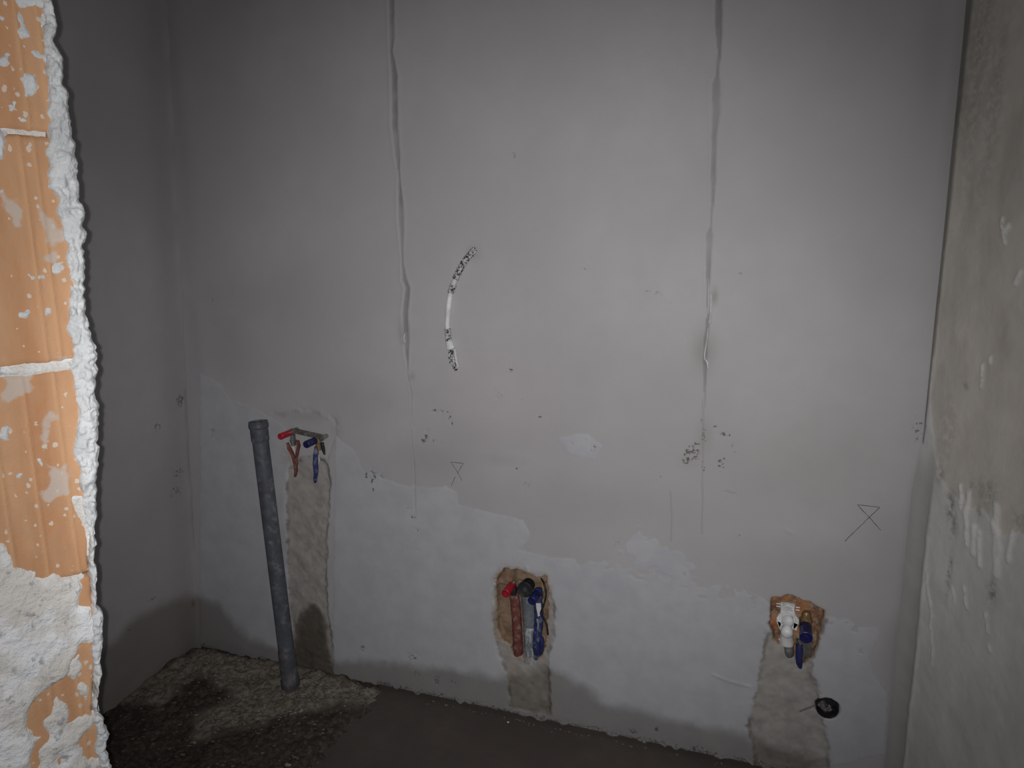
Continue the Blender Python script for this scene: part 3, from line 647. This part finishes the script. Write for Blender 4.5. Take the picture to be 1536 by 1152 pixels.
smear([[(-40, 554), (40, 552), (110, 545), (114, 551), (60, 558), (-40, 563)]], 300, .0002, MOR, noise=.002, name='mortar_joint')
smear([[(110, 748), (124, 742), (132, 770), (138, 820), (132, 830), (126, 790), (118, 770)]], 310, .0012, MOR, noise=.002)

# ================================================================ PENCIL MARKS ON THE BACK WALL
PEN = simple('pencil_line', (.13, .13, .135), .8, .1, .25, (.3, .3, .3))
def wall_h(p):
    j = int(np.clip(round((p[0]-us[0])/.0031), 0, len(us)-1)); i = int(np.clip(round(p[1]/.0031), 0, len(vs)-1)); return -depth[i, j]
def pencil(strokes, wd=.0011):
    m = MB()
    for a, b in strokes:
        pa, pb = BW.uv(*a), BW.uv(*b); n = max(3, int(np.hypot(*(pb-pa))/.006)); pts = []
        for k in range(n+1):
            q = pa+(pb-pa)*k/n; pts.append((q[0]+random.uniform(-.0005, .0005), D-wall_h(q)-.0001, q[1]))
        m.tube(pts, [wd*random.uniform(.5, .9) for _ in pts], 6)
    return m
for st in ([((676, 693), (695, 695)), ((695, 695), (686, 710)), ((683, 715), (677, 728)), ((677, 694), (687, 709)), ((687, 709), (693, 721))],
           [((1286, 757), (1320, 761)), ((1320, 761), (1304, 776)), ((1304, 776), (1267, 812)), ((1287, 758), (1304, 776)), ((1304, 776), (1321, 795))]):
    o = pencil(st).build('pencil_mark', PEN); setparent(o, wall_back); o['label'] = 'crossed pencil mark closed by a short top line'

# ================================================================ PIPES AND FITTINGS
NW = np.array([0, -1.0, 0]); UP = np.array([0, 0, 1.0]); RT = np.array([1.0, 0, 0])
GREY = simple('grey_drain_plastic', (.100, .110, .132), .5, .35, .35, (.25, .25, .25), scale=40)
GREYD = simple('grey_drain_plastic_dusty', (.085, .09, .105), .6, .3, .45, (.22, .20, .18), scale=30)
RED = simple('red_plastic', (.42, .015, .035), .38, .45, .15, (.5, .2, .2))
BLUE = simple('blue_plastic', (.016, .018, .095), .38, .45, .15, (.15, .17, .3))
REDS = simple('red_brown_pipe_sleeve', (.185, .062, .052), .7, .2, .4, (.36, .27, .25), scale=60)
BLUES = simple('blue_pipe_sleeve', (.035, .045, .155), .6, .3, .4, (.26, .28, .34), scale=60)
BLUED = simple('dark_blue_sleeve', (.025, .03, .13), .6, .3, .2, (.2, .22, .3))
BLK = simple('black_rubber', (.022, .023, .026), .55, .35, .35, (.09, .09, .09), scale=50)
MET = simple('dull_nickel', (.42, .40, .37), .32, .5, .2, (.3, .29, .27), metal=.85)
BRS = simple('tarnished_brass', (.34, .22, .10), .45, .4, .4, (.35, .27, .2), metal=.5)
BARM = simple('dusty_steel_bar', (.14, .135, .12), .6, .4, .5, (.34, .33, .31), metal=.3)
WHT = simple('white_plastic', (.80, .81, .82), .4, .4, .08, (.6, .6, .58))
WHTD = simple('dirty_white_plastic', (.62, .62, .60), .6, .3, .35, (.38, .36, .32))
t = NT('dusty_film_wrap', .3, .5)
f = t.mr(t.noise(60, 4, .7, stretch=(1, 1, .4)), .44, .6)
t.col(t.mix(f, (.38, .41, .44), (.66, .68, .70)))
t.set(t.b.inputs['Alpha'], t.mr(t.noise(45, 4, .7, stretch=(1.5, 1, .4)), .40, .58, .15, .95)); t.bump(t.noise(90, 4), .003, .9); FILM = t.m
t = NT('plaster_spattered_tube', .7, .25)
f = t.mr(t.noise(150, 4, .75), .46, .52)
t.col(t.mix(f, (.035, .035, .037), (.60, .60, .60))); t.bump(t.noise(150, 4), .002, .8); MOT = t.m

def plug(base, ln, r, mat, end_mat, parent):
    b = np.array(base, float)
    MB().lathe(b, NW, [(0, r*.55), (.002, r*.7), (.006, r*.72), (.0065, r*.95), (ln*.55, r), (ln-.004, r*1.03), (ln-.001, r), (ln, r*.9)], 22).build('handle', mat, parent)
    MB().lathe(b, NW, [(ln-.001, r*.86), (ln+.0004, r*.84), (ln+.0002, r*.6), (ln-.0008, r*.45)], 22).build('end_face', end_mat, parent)

# ---- leaning grey drain pipe
foot = FL.at(436, 1029, .02); foot = np.array([foot[0], min(foot[1], D-.045), .018])
top_ = BW.at(387, 632, .062)
pipe = empty('drain_pipe', foot, 'tall grey plastic drain pipe standing upright in the rubble against the wall', 'pipe')
ax = top_-foot; Lp = np.linalg.norm(ax); ax = ax/Lp; R0 = .0248
MB().lathe(foot, ax, [(0.0, R0*.9), (0.0, R0), (Lp-.062, R0), (Lp-.06, R0)], 32).build('pipe_body', GREY, pipe)
MB().lathe(foot, ax, [(Lp-.064, R0), (Lp-.058, R0*1.09), (Lp-.022, R0*1.09), (Lp-.019, R0*1.2), (Lp-.008, R0*1.22), (Lp-.005, R0*1.14), (Lp, R0*1.16), (Lp+.001, R0*1.1), (Lp-.005, R0*.98), (Lp-.05, R0*.97), (Lp-.055, .001)], 32, caps=False).build('socket', GREY, pipe)
MB().lathe(foot, ax, [(Lp-.010, R0*1.0), (Lp-.004, R0*1.06), (Lp-.004, R0*.9), (Lp-.010, R0*.88)], 32, caps=False).build('seal_ring', BLK, pipe)
MB().lathe(foot, ax, [(.0, R0*1.0), (.001, R0*1.16), (.010, R0*1.2), (.026, R0*1.2), (.031, R0*1.09), (.12, R0*1.07), (.128, R0)], 32).build('foot_coupling', GREYD, pipe)

# ---- left supply: steel bar, red and blue plugged connections
bar = empty('mounting_bar', BW.at(462, 650, 0), 'dusty steel bar joining the red and blue plugged water connections on the left', 'bar')
a, b = BW.at(441, 646, .018), BW.at(485, 656, .018); d = b-a; c = (a+b)/2
m = MB().box(c, d, UP, NW, np.linalg.norm(d)/2+.002, .0078, .004, .25); m.build('strip', BARM, bar)
for q in (a, b): MB().lathe(q-NW*.022, NW, [(0, .007), (.026, .0075), (.028, .0095), (.033, .0095), (.034, .006), (.034, .003)], 12).build('bolt', MET, bar)
for s_ in (.25, .5, .75):
    MB().lathe(a+d*s_+NW*.0035, NW, [(0, .0028), (.0012, .0026), (.0014, .001)], 10).build('rivet', MET, bar)
rw = empty('water_connection', BW.at(440, 665, 0), 'left connection with red plug and torn red sleeve under the steel bar', 'water connection', 'plugged water connections')
MB().lathe(BW.at(440, 662, .014), UP, [(-.012, .0085), (-.004, .0085), (-.003, .0105), (.006, .0105), (.007, .0085), (.022, .008)], 8).build('elbow', MET, rw)
plug(BW.at(437, 648, .016), .056, .0098, RED, RED, rw)
W = lambda pts, h: [BW.at(x, y, h if np.isscalar(h) else h[i]) for i, (x, y) in enumerate(pts)]
MB().tube(W([(431, 664), (434, 673), (439, 682), (443, 694), (444, 706), (443, 714)], [.014, .016, .016, .014, .012, .004]), [.005, .0085, .0082, .0082, .0085, .006], 12, jit=.12, flat=.6).build('torn_sleeve', REDS, rw)
MB().tube(W([(447, 660), (448, 668), (446, 680), (444, 690), (447, 697)], [.014, .017, .018, .018, .016]), [.005, .0078, .0072, .006, .004], 12, jit=.12, flat=.6).build('torn_sleeve', REDS, rw)
MB().tube(W([(440, 669), (442, 676), (443, 684)], .012), [.007, .004, .001], 8, flat=.4).build('pale_pipe', WHTD, rw)
bw = empty('water_connection', BW.at(474, 668, 0), 'left connection with blue plug and blue sleeve below the right end of the steel bar', 'water connection', 'plugged water connections')
MB().lathe(BW.at(479, 668, .012), UP, [(-.014, .009), (-.004, .009), (-.003, .0115), (.008, .0115), (.009, .009), (.024, .008)], 8).build('elbow', BRS, bw)
plug(BW.at(474, 660, .016), .052, .0112, BLUE, BLUE, bw)
MB().tube(W([(475, 670), (474, 680), (473, 694), (474, 708), (473, 718), (473, 723)], [.012, .014, .016, .014, .01, .0]), [.0085, .0100, .0105, .0092, .0075, .005], 14, jit=.07, flat=.7).build('pipe_sleeve', BLUES, bw)
MB().tube(W([(478, 682), (479, 690), (478, 697)], .021), [.002, .0042, .002], 8, flat=.5).build('film_scrap', WHTD, bw)
MB().tube(W([(483, 664), (485, 674), (487, 682)], .016), [.006, .0058, .003], 10).build('rubber_scrap', BLK, bw)

# ---- conduit end curving out of the wall
cp = empty('conduit', BW.at(712, 375, 0), 'short curved conduit spattered with white plaster hanging from the middle of the wall', 'conduit')
P1 = [(713, 374), (707, 380), (700, 388), (694, 397), (688, 408), (683, 418)]
def smooth_path(pts, hs, n=60):
    p = np.array([BW.at(x, y, h) for (x, y), h in zip(pts, hs)]); tt = np.linspace(0, len(p)-1, n); o = []
    for t_ in tt:
        i = min(int(t_), len(p)-2); u = t_-i; p0 = p[max(i-1, 0)]; p3 = p[min(i+2, len(p)-1)]
        o.append(.5*((2*p[i])+(-p0+p[i+1])*u+(2*p0-5*p[i]+4*p[i+1]-p3)*u*u+(-p0+3*p[i]-3*p[i+1]+p3)*u**3))
    return o
sp_ = smooth_path(P1, [-.006, .004, .007, .008, .008, .008], 72)
MB().tube(sp_, [.0080+(.0013 if (i//3) % 2 else 0) for i in range(72)], 14, jit=.10).build('corrugated_sleeve', MOT, cp)
sp_ = smooth_path([(684, 416), (681, 424), (678, 432)], [.008, .008, .008], 12); MB().tube(sp_, .0076, 14).build('smooth_sleeve', WHTD, cp)
sp_ = smooth_path([(680, 427), (678, 433), (676, 439)], [.008]*3, 14); MB().tube(sp_, [.0080+(.0012 if i % 3 else 0) for i in range(14)], 14, jit=.08).build('corrugated_sleeve', MOT, cp)
sp_ = smooth_path([(677, 436), (674, 450), (672, 466), (671, 482), (671, 496)], [.008]*5, 30); MB().tube(sp_, .0074, 14, jit=.02).build('smooth_sleeve', WHT, cp)
sp_ = smooth_path([(671, 493), (672, 502), (673, 512)], [.008]*3, 18); MB().tube(sp_, [.0078+(.0012 if i % 3 else 0) for i in range(18)], 14, jit=.08).build('corrugated_sleeve', MOT, cp)
sp_ = smooth_path([(673, 511), (675, 518), (677, 524)], [.008, .009, .01], 8); MB().tube(sp_, [.0085, .0098, .0105, .0108, .011, .0118, .0122, .010], 10, jit=.05).build('end_collar', WHT, cp)
for q, (x0, y0, x1, y1, x2, y2, r) in enumerate([(674, 523, 676, 538, 682, 553, .0040), (678, 523, 680, 540, 684, 556, .0046), (682, 523, 684, 538, 687, 551, .0036), (676, 524, 674, 535, 675, 545, .0028)]):
    MB().tube(smooth_path([(x0, y0), (x1, y1), (x2, y2)], [.010+.003*(q % 2)]*3, 18), [r*(1+.18*math.sin(i*1.7)) for i in range(18)], 8, jit=.12).build('wire', MOT if q != 2 else WHTD, cp)

# ---- middle niche
mr_ = empty('water_connection', BW.at(770, 890, -.02), 'middle niche connection with bright red plug and brown-red sleeved pipe', 'water connection', 'plugged water connections')
MB().lathe(BW.at(770, 884, -.006), UP, [(-.016, .010), (-.004, .010), (-.003, .012), (.004, .012), (.006, .010), (.014, .009), (.016, .004)], 8).build('elbow', BLK, mr_)
MB().lathe(BW.at(771, 873, .004), NW, [(0, .006), (.006, .0065), (.007, .004), (.006, .0025)], 12).build('screw', MET, mr_)
plug(BW.at(769, 876, -.002), .062, .0118, RED, simple('dark_red', (.30, .008, .02), .5, .3, .1), mr_)
MB().tube(smooth_path([(771, 888), (773, 908), (775, 930), (776, 950), (777, 970), (778, 1010)], [-.018, -.018, -.018, -.018, -.018, -.036], 40), [.0145+.0005*math.sin(i*2.1)+(.001 if i > 20 and i % 5 == 0 else 0) for i in range(40)], 16, jit=.02).build('pipe_sleeve', REDS, mr_)
dp = empty('drain_stub', BW.at(792, 890, -.02), 'grey drain pipe with round black cap between red and blue pipes in middle niche', 'drain pipe')
MB().tube(smooth_path([(791, 884), (794, 915), (796, 945), (798, 1015)], [-.020, -.022, -.024, -.04], 24), .0208, 24).build('pipe_body', simple('grey_pipe', (.17, .19, .21), .5, .35, .35, (.3, .3, .3)), dp)
c = BW.at(789, 882, 0)
MB().lathe(c, NW, [(-.026, .019), (-.008, .021), (.004, .0215), (.006, .0232), (.012, .0232), (.0135, .0215), (.0115, .0198), (.009, .018), (.0088, .004), (.0088, .0005)], 32).build('cap', BLK, dp)
MB().lathe(c+NW*.0088, NW, [(0, .0075), (.0016, .0072), (.0018, .001)], 20).build('cap_boss', simple('grey_rubber', (.06, .065, .075), .5, .3, .4, (.12, .12, .12)), dp)
MB().tube(smooth_path([(796, 938), (797, 955), (797, 972), (797, 990)], [-.018, -.018, -.018, -.020], 16), [.0222, .0232, .0238, .0232]*4, 20, jit=.07).build('film_wrap', FILM, dp)
mb_ = empty('water_connection', BW.at(808, 890, -.02), 'middle niche connection with blue plug and blue sleeved pipe beside the black cap', 'water connection', 'plugged water connections')
plug(BW.at(806, 889, .0), .052, .0122, BLUE, simple('deep_blue', (.012, .015, .11), .5, .3, .1), mb_)
MB().lathe(BW.at(808, 889, -.008), UP, [(-.02, .011), (-.006, .012), (0, .014), (.010, .013), (.014, .008), (.016, .003)], 16).build('elbow', BLUED, mb_)
MB().tube(smooth_path([(806, 894), (808, 915), (808, 935), (806, 955), (806, 972), (804, 1000)], [-.004, .002, .004, .003, -.003, -.036], 32), [.0132+.0008*math.sin(i*1.9) for i in range(32)], 16, jit=.04).build('pipe_sleeve', BLUES, mb_)
MB().tube(smooth_path([(812, 955), (813, 966), (811, 982)], [.008, .008, .0], 10), [.004, .0075, .009, .0095, .0095, .009, .009, .008, .007, .004], 12, flat=.7).build('sleeve_flap', BLUED, mb_)
p4 = [BW.at(x, y, h) for x, y, h in ((804, 905, .017), (811, 905, .015), (812, 914, .016), (811, 923, .016), (807, 925, .018), (805, 914, .018))]
MB().prism(p4, NW, .0008).build('white_label', WHT, mb_, smooth=False)
MB().tube(smooth_path([(806, 928), (808, 940), (806, 952), (808, 962)], [.016]*4, 14), [.004, .006, .0065, .005, .006, .0065, .005, .004, .005, .006, .005, .004, .003, .002], 10, jit=.2, flat=.5).build('film_scrap', FILM, mb_)
cb = empty('cable', BW.at(816, 880, -.02), 'thin black cable hanging at the right side of the middle niche', 'cable')
MB().tube(smooth_path([(812, 868), (817, 878), (819, 892), (816, 906), (811, 920), (815, 926), (820, 938), (822, 952)], [-.03, .010, .018, .019, .018, .014, .010, .006], 60), .0027, 10).build('cable_jacket', BLK, cb)
MB().tube(smooth_path([(813, 872), (815, 886), (815, 897)], [-.02, -.008, -.01], 16), .0021, 8).build('cable_loop', BRS, cb)

# ---- right niche: white pipe bracket, blue plugged connection
wf = empty('pipe_bracket', BW.at(1182, 930, -.02), 'white plastic bracket fitting with two knobs in the right niche', 'fitting')
c = BW.at(1183, 914, -.004)
def WQ(pts, h): return [BW.at(x, y, h) for x, y in pts]
MB().prism(WQ([(1171.5, 903), (1192, 906), (1191.5, 914), (1190, 920), (1191, 936), (1172, 936), (1172.5, 918), (1171.5, 912)], .004), NW, .005).build('back_plate', WHTD, wf, smooth=False)
for x, w_ in ((1172.2, 0), (1190.8, 0)):
    MB().tube(smooth_path([(x, 904.5 if x < 1180 else 907), (x+(.6 if x < 1180 else -.8), 916), (x-(1.2 if x < 1180 else -1.4), 926)], [.006]*3, 10), .0032, 8).build('side_rail', WHT, wf)
m = MB(); arc = [(1173.5, 919), (1175, 912.5), (1179, 909), (1183, 908.5), (1188, 911), (1190, 917), (1190.5, 921)]
m.tube(smooth_path(arc, [.007]*7, 24), .0024, 8).build('arch_rib', WHT, wf)
arc = [(1170.5, 930), (1171.5, 922.5), (1176, 918.3), (1182, 917.6), (1188, 920), (1191.5, 926), (1192, 933)]
MB().tube(smooth_path(arc, [.010]*7, 24), .0030, 10).build('collar_ring', WHT, wf)
arc = [(1171, 944), (1172, 938), (1176.5, 935.4), (1182, 935.2), (1187, 937.5), (1190, 943)]
MB().tube(smooth_path(arc, [.014]*6, 24), .0020, 10).build('collar_ring', WHT, wf)
MB().lathe(BW.at(1181.5, 928, .0), NW, [(0, .0148), (.012, .0148), (.018, .0138), (.022, .011), (.0245, .006), (.025, .001)], 24).build('knob', WHT, wf)
MB().lathe(BW.at(1180.5, 943, .004), NW, [(0, .0150), (.018, .0150), (.024, .014), (.028, .011), (.0305, .006), (.031, .001)], 24).build('knob', WHT, wf)
MB().lathe(BW.at(1180.5, 946, .012), -UP, [(0, .0120), (.008, .0150), (.022, .0165), (.034, .0175), (.0365, .0178), (.037, .0160)], 28).build('skirt', WHTD, wf)
MB().tube(smooth_path([(1168.5, 958), (1172, 963.5), (1179, 966.5), (1186, 966), (1190, 963)], [.016]*5, 20), .0018, 8).build('skirt_rim', WHT, wf)
for pts in ([(1165, 927), (1170, 920), (1172, 930), (1173, 945), (1168, 938)], [(1164.8, 931), (1171, 934), (1172, 946), (1169, 943)], [(1193, 922), (1198.5, 930), (1198, 936), (1190, 945), (1189, 940), (1192, 930)], [(1191, 934), (1197, 937), (1195, 946), (1190, 944)]):
    MB().prism(WQ(pts, .010), NW, .010).build('ear', WHT, wf, smooth=False)
for x, y in ((1167.5, 905.5), (1167.5, 909.5), (1196.5, 911), (1196.5, 915)):
    MB().tube(W([(x-3, y-.3), (x+3, y+.5)], .004), .0014, 6).build('pin', WHT, wf)
rc = empty('water_connection', BW.at(1208, 940, -.02), 'right niche connection with fat dark blue plug beside the white bracket', 'water connection', 'plugged water connections')
MB().lathe(BW.at(1209, 931, -.012), UP, [(-.02, .013), (-.004, .0145), (0, .016), (.006, .016), (.010, .012), (.022, .011), (.026, .008)], 8).build('elbow', BRS, rc)
plug(BW.at(1208, 938, -.004), .062, .0152, BLUE, simple('navy_blue', (.010, .010, .09), .5, .3, .1), rc)
m = MB().box(BW.at(1206, 972, -.004), RT, UP, NW, .019, .022, .007, .3); m.build('fixing_plate', simple('dark_plate', (.11, .105, .095), .7, .3, .4, (.2, .18, .16)), rc)
MB().tube(W([(1199, 966), (1199, 974), (1198.5, 986), (1199, 994), (1200, 999), (1201, 1002)], [.004, .008, .010, .008, .004, -.004]), [.012, .0130, .0125, .0115, .008, .003], 16, jit=.04, flat=.7).build('pipe_sleeve', BLUED, rc)
MB().lathe(BW.at(1197.5, 960, .006), np.array([.5, -.4, -1]), [(0, .0035), (.018, .0035), (.02, .002)], 8).build('screw', MET, rc)
ds = empty('drain_stub', BW.at(1184, 980, -.02), 'dusty grey pipe end below the white bracket in the right niche', 'drain pipe')
MB().tube(smooth_path([(1183, 962), (1183.5, 972), (1184, 979), (1184, 988)], [-.006, -.006, -.008, -.04], 14), .0118, 18).build('pipe_body', simple('dusty_grey_pipe', (.15, .15, .15), .6, .3, .5, (.35, .33, .30)), ds)

# ---- round black socket low on the right
so_ = empty('pipe_socket', np.array([hc[0], D, hc[1]]), 'round black pipe socket set in the wall low on the right, dirty inside', 'socket')
c = np.array([hc[0], D, hc[1]])
MB().lathe(c, NW, [(-.040, .001), (-.040, .0235), (-.002, .0245), (.0015, .0252), (.0015, .0272), (-.002, .0280), (-.045, .0275), (-.045, .001)], 36, caps=False).build('ring', BLK, so_)  # closed black floor added behind the ring to make the hole dark
m = MB()
for k in range(26):
    a = random.uniform(math.pi*.95, math.pi*1.75); r = random.uniform(.010, .021); m.rock(c+RT*math.cos(a)*r+UP*math.sin(a)*r+NW*random.uniform(-.034, -.016), random.uniform(.004, .0075))
m.build('mortar_lump', simple('dark_mortar', (.17, .165, .15), .7, .3, .4, (.35, .34, .32)), so_, smooth=False, kind='stuff')  # lumps inside the socket, in a darker mortar tone
MB().tube([c+RT*.008-UP*.022+NW*(-.03), c+RT*.006-UP*.010+NW*(-.028)], [.007, .004], 10).build('grey_plug', simple('grey_plug', (.2, .2, .22), .5, .3, .3, (.3, .3, .3)), so_)
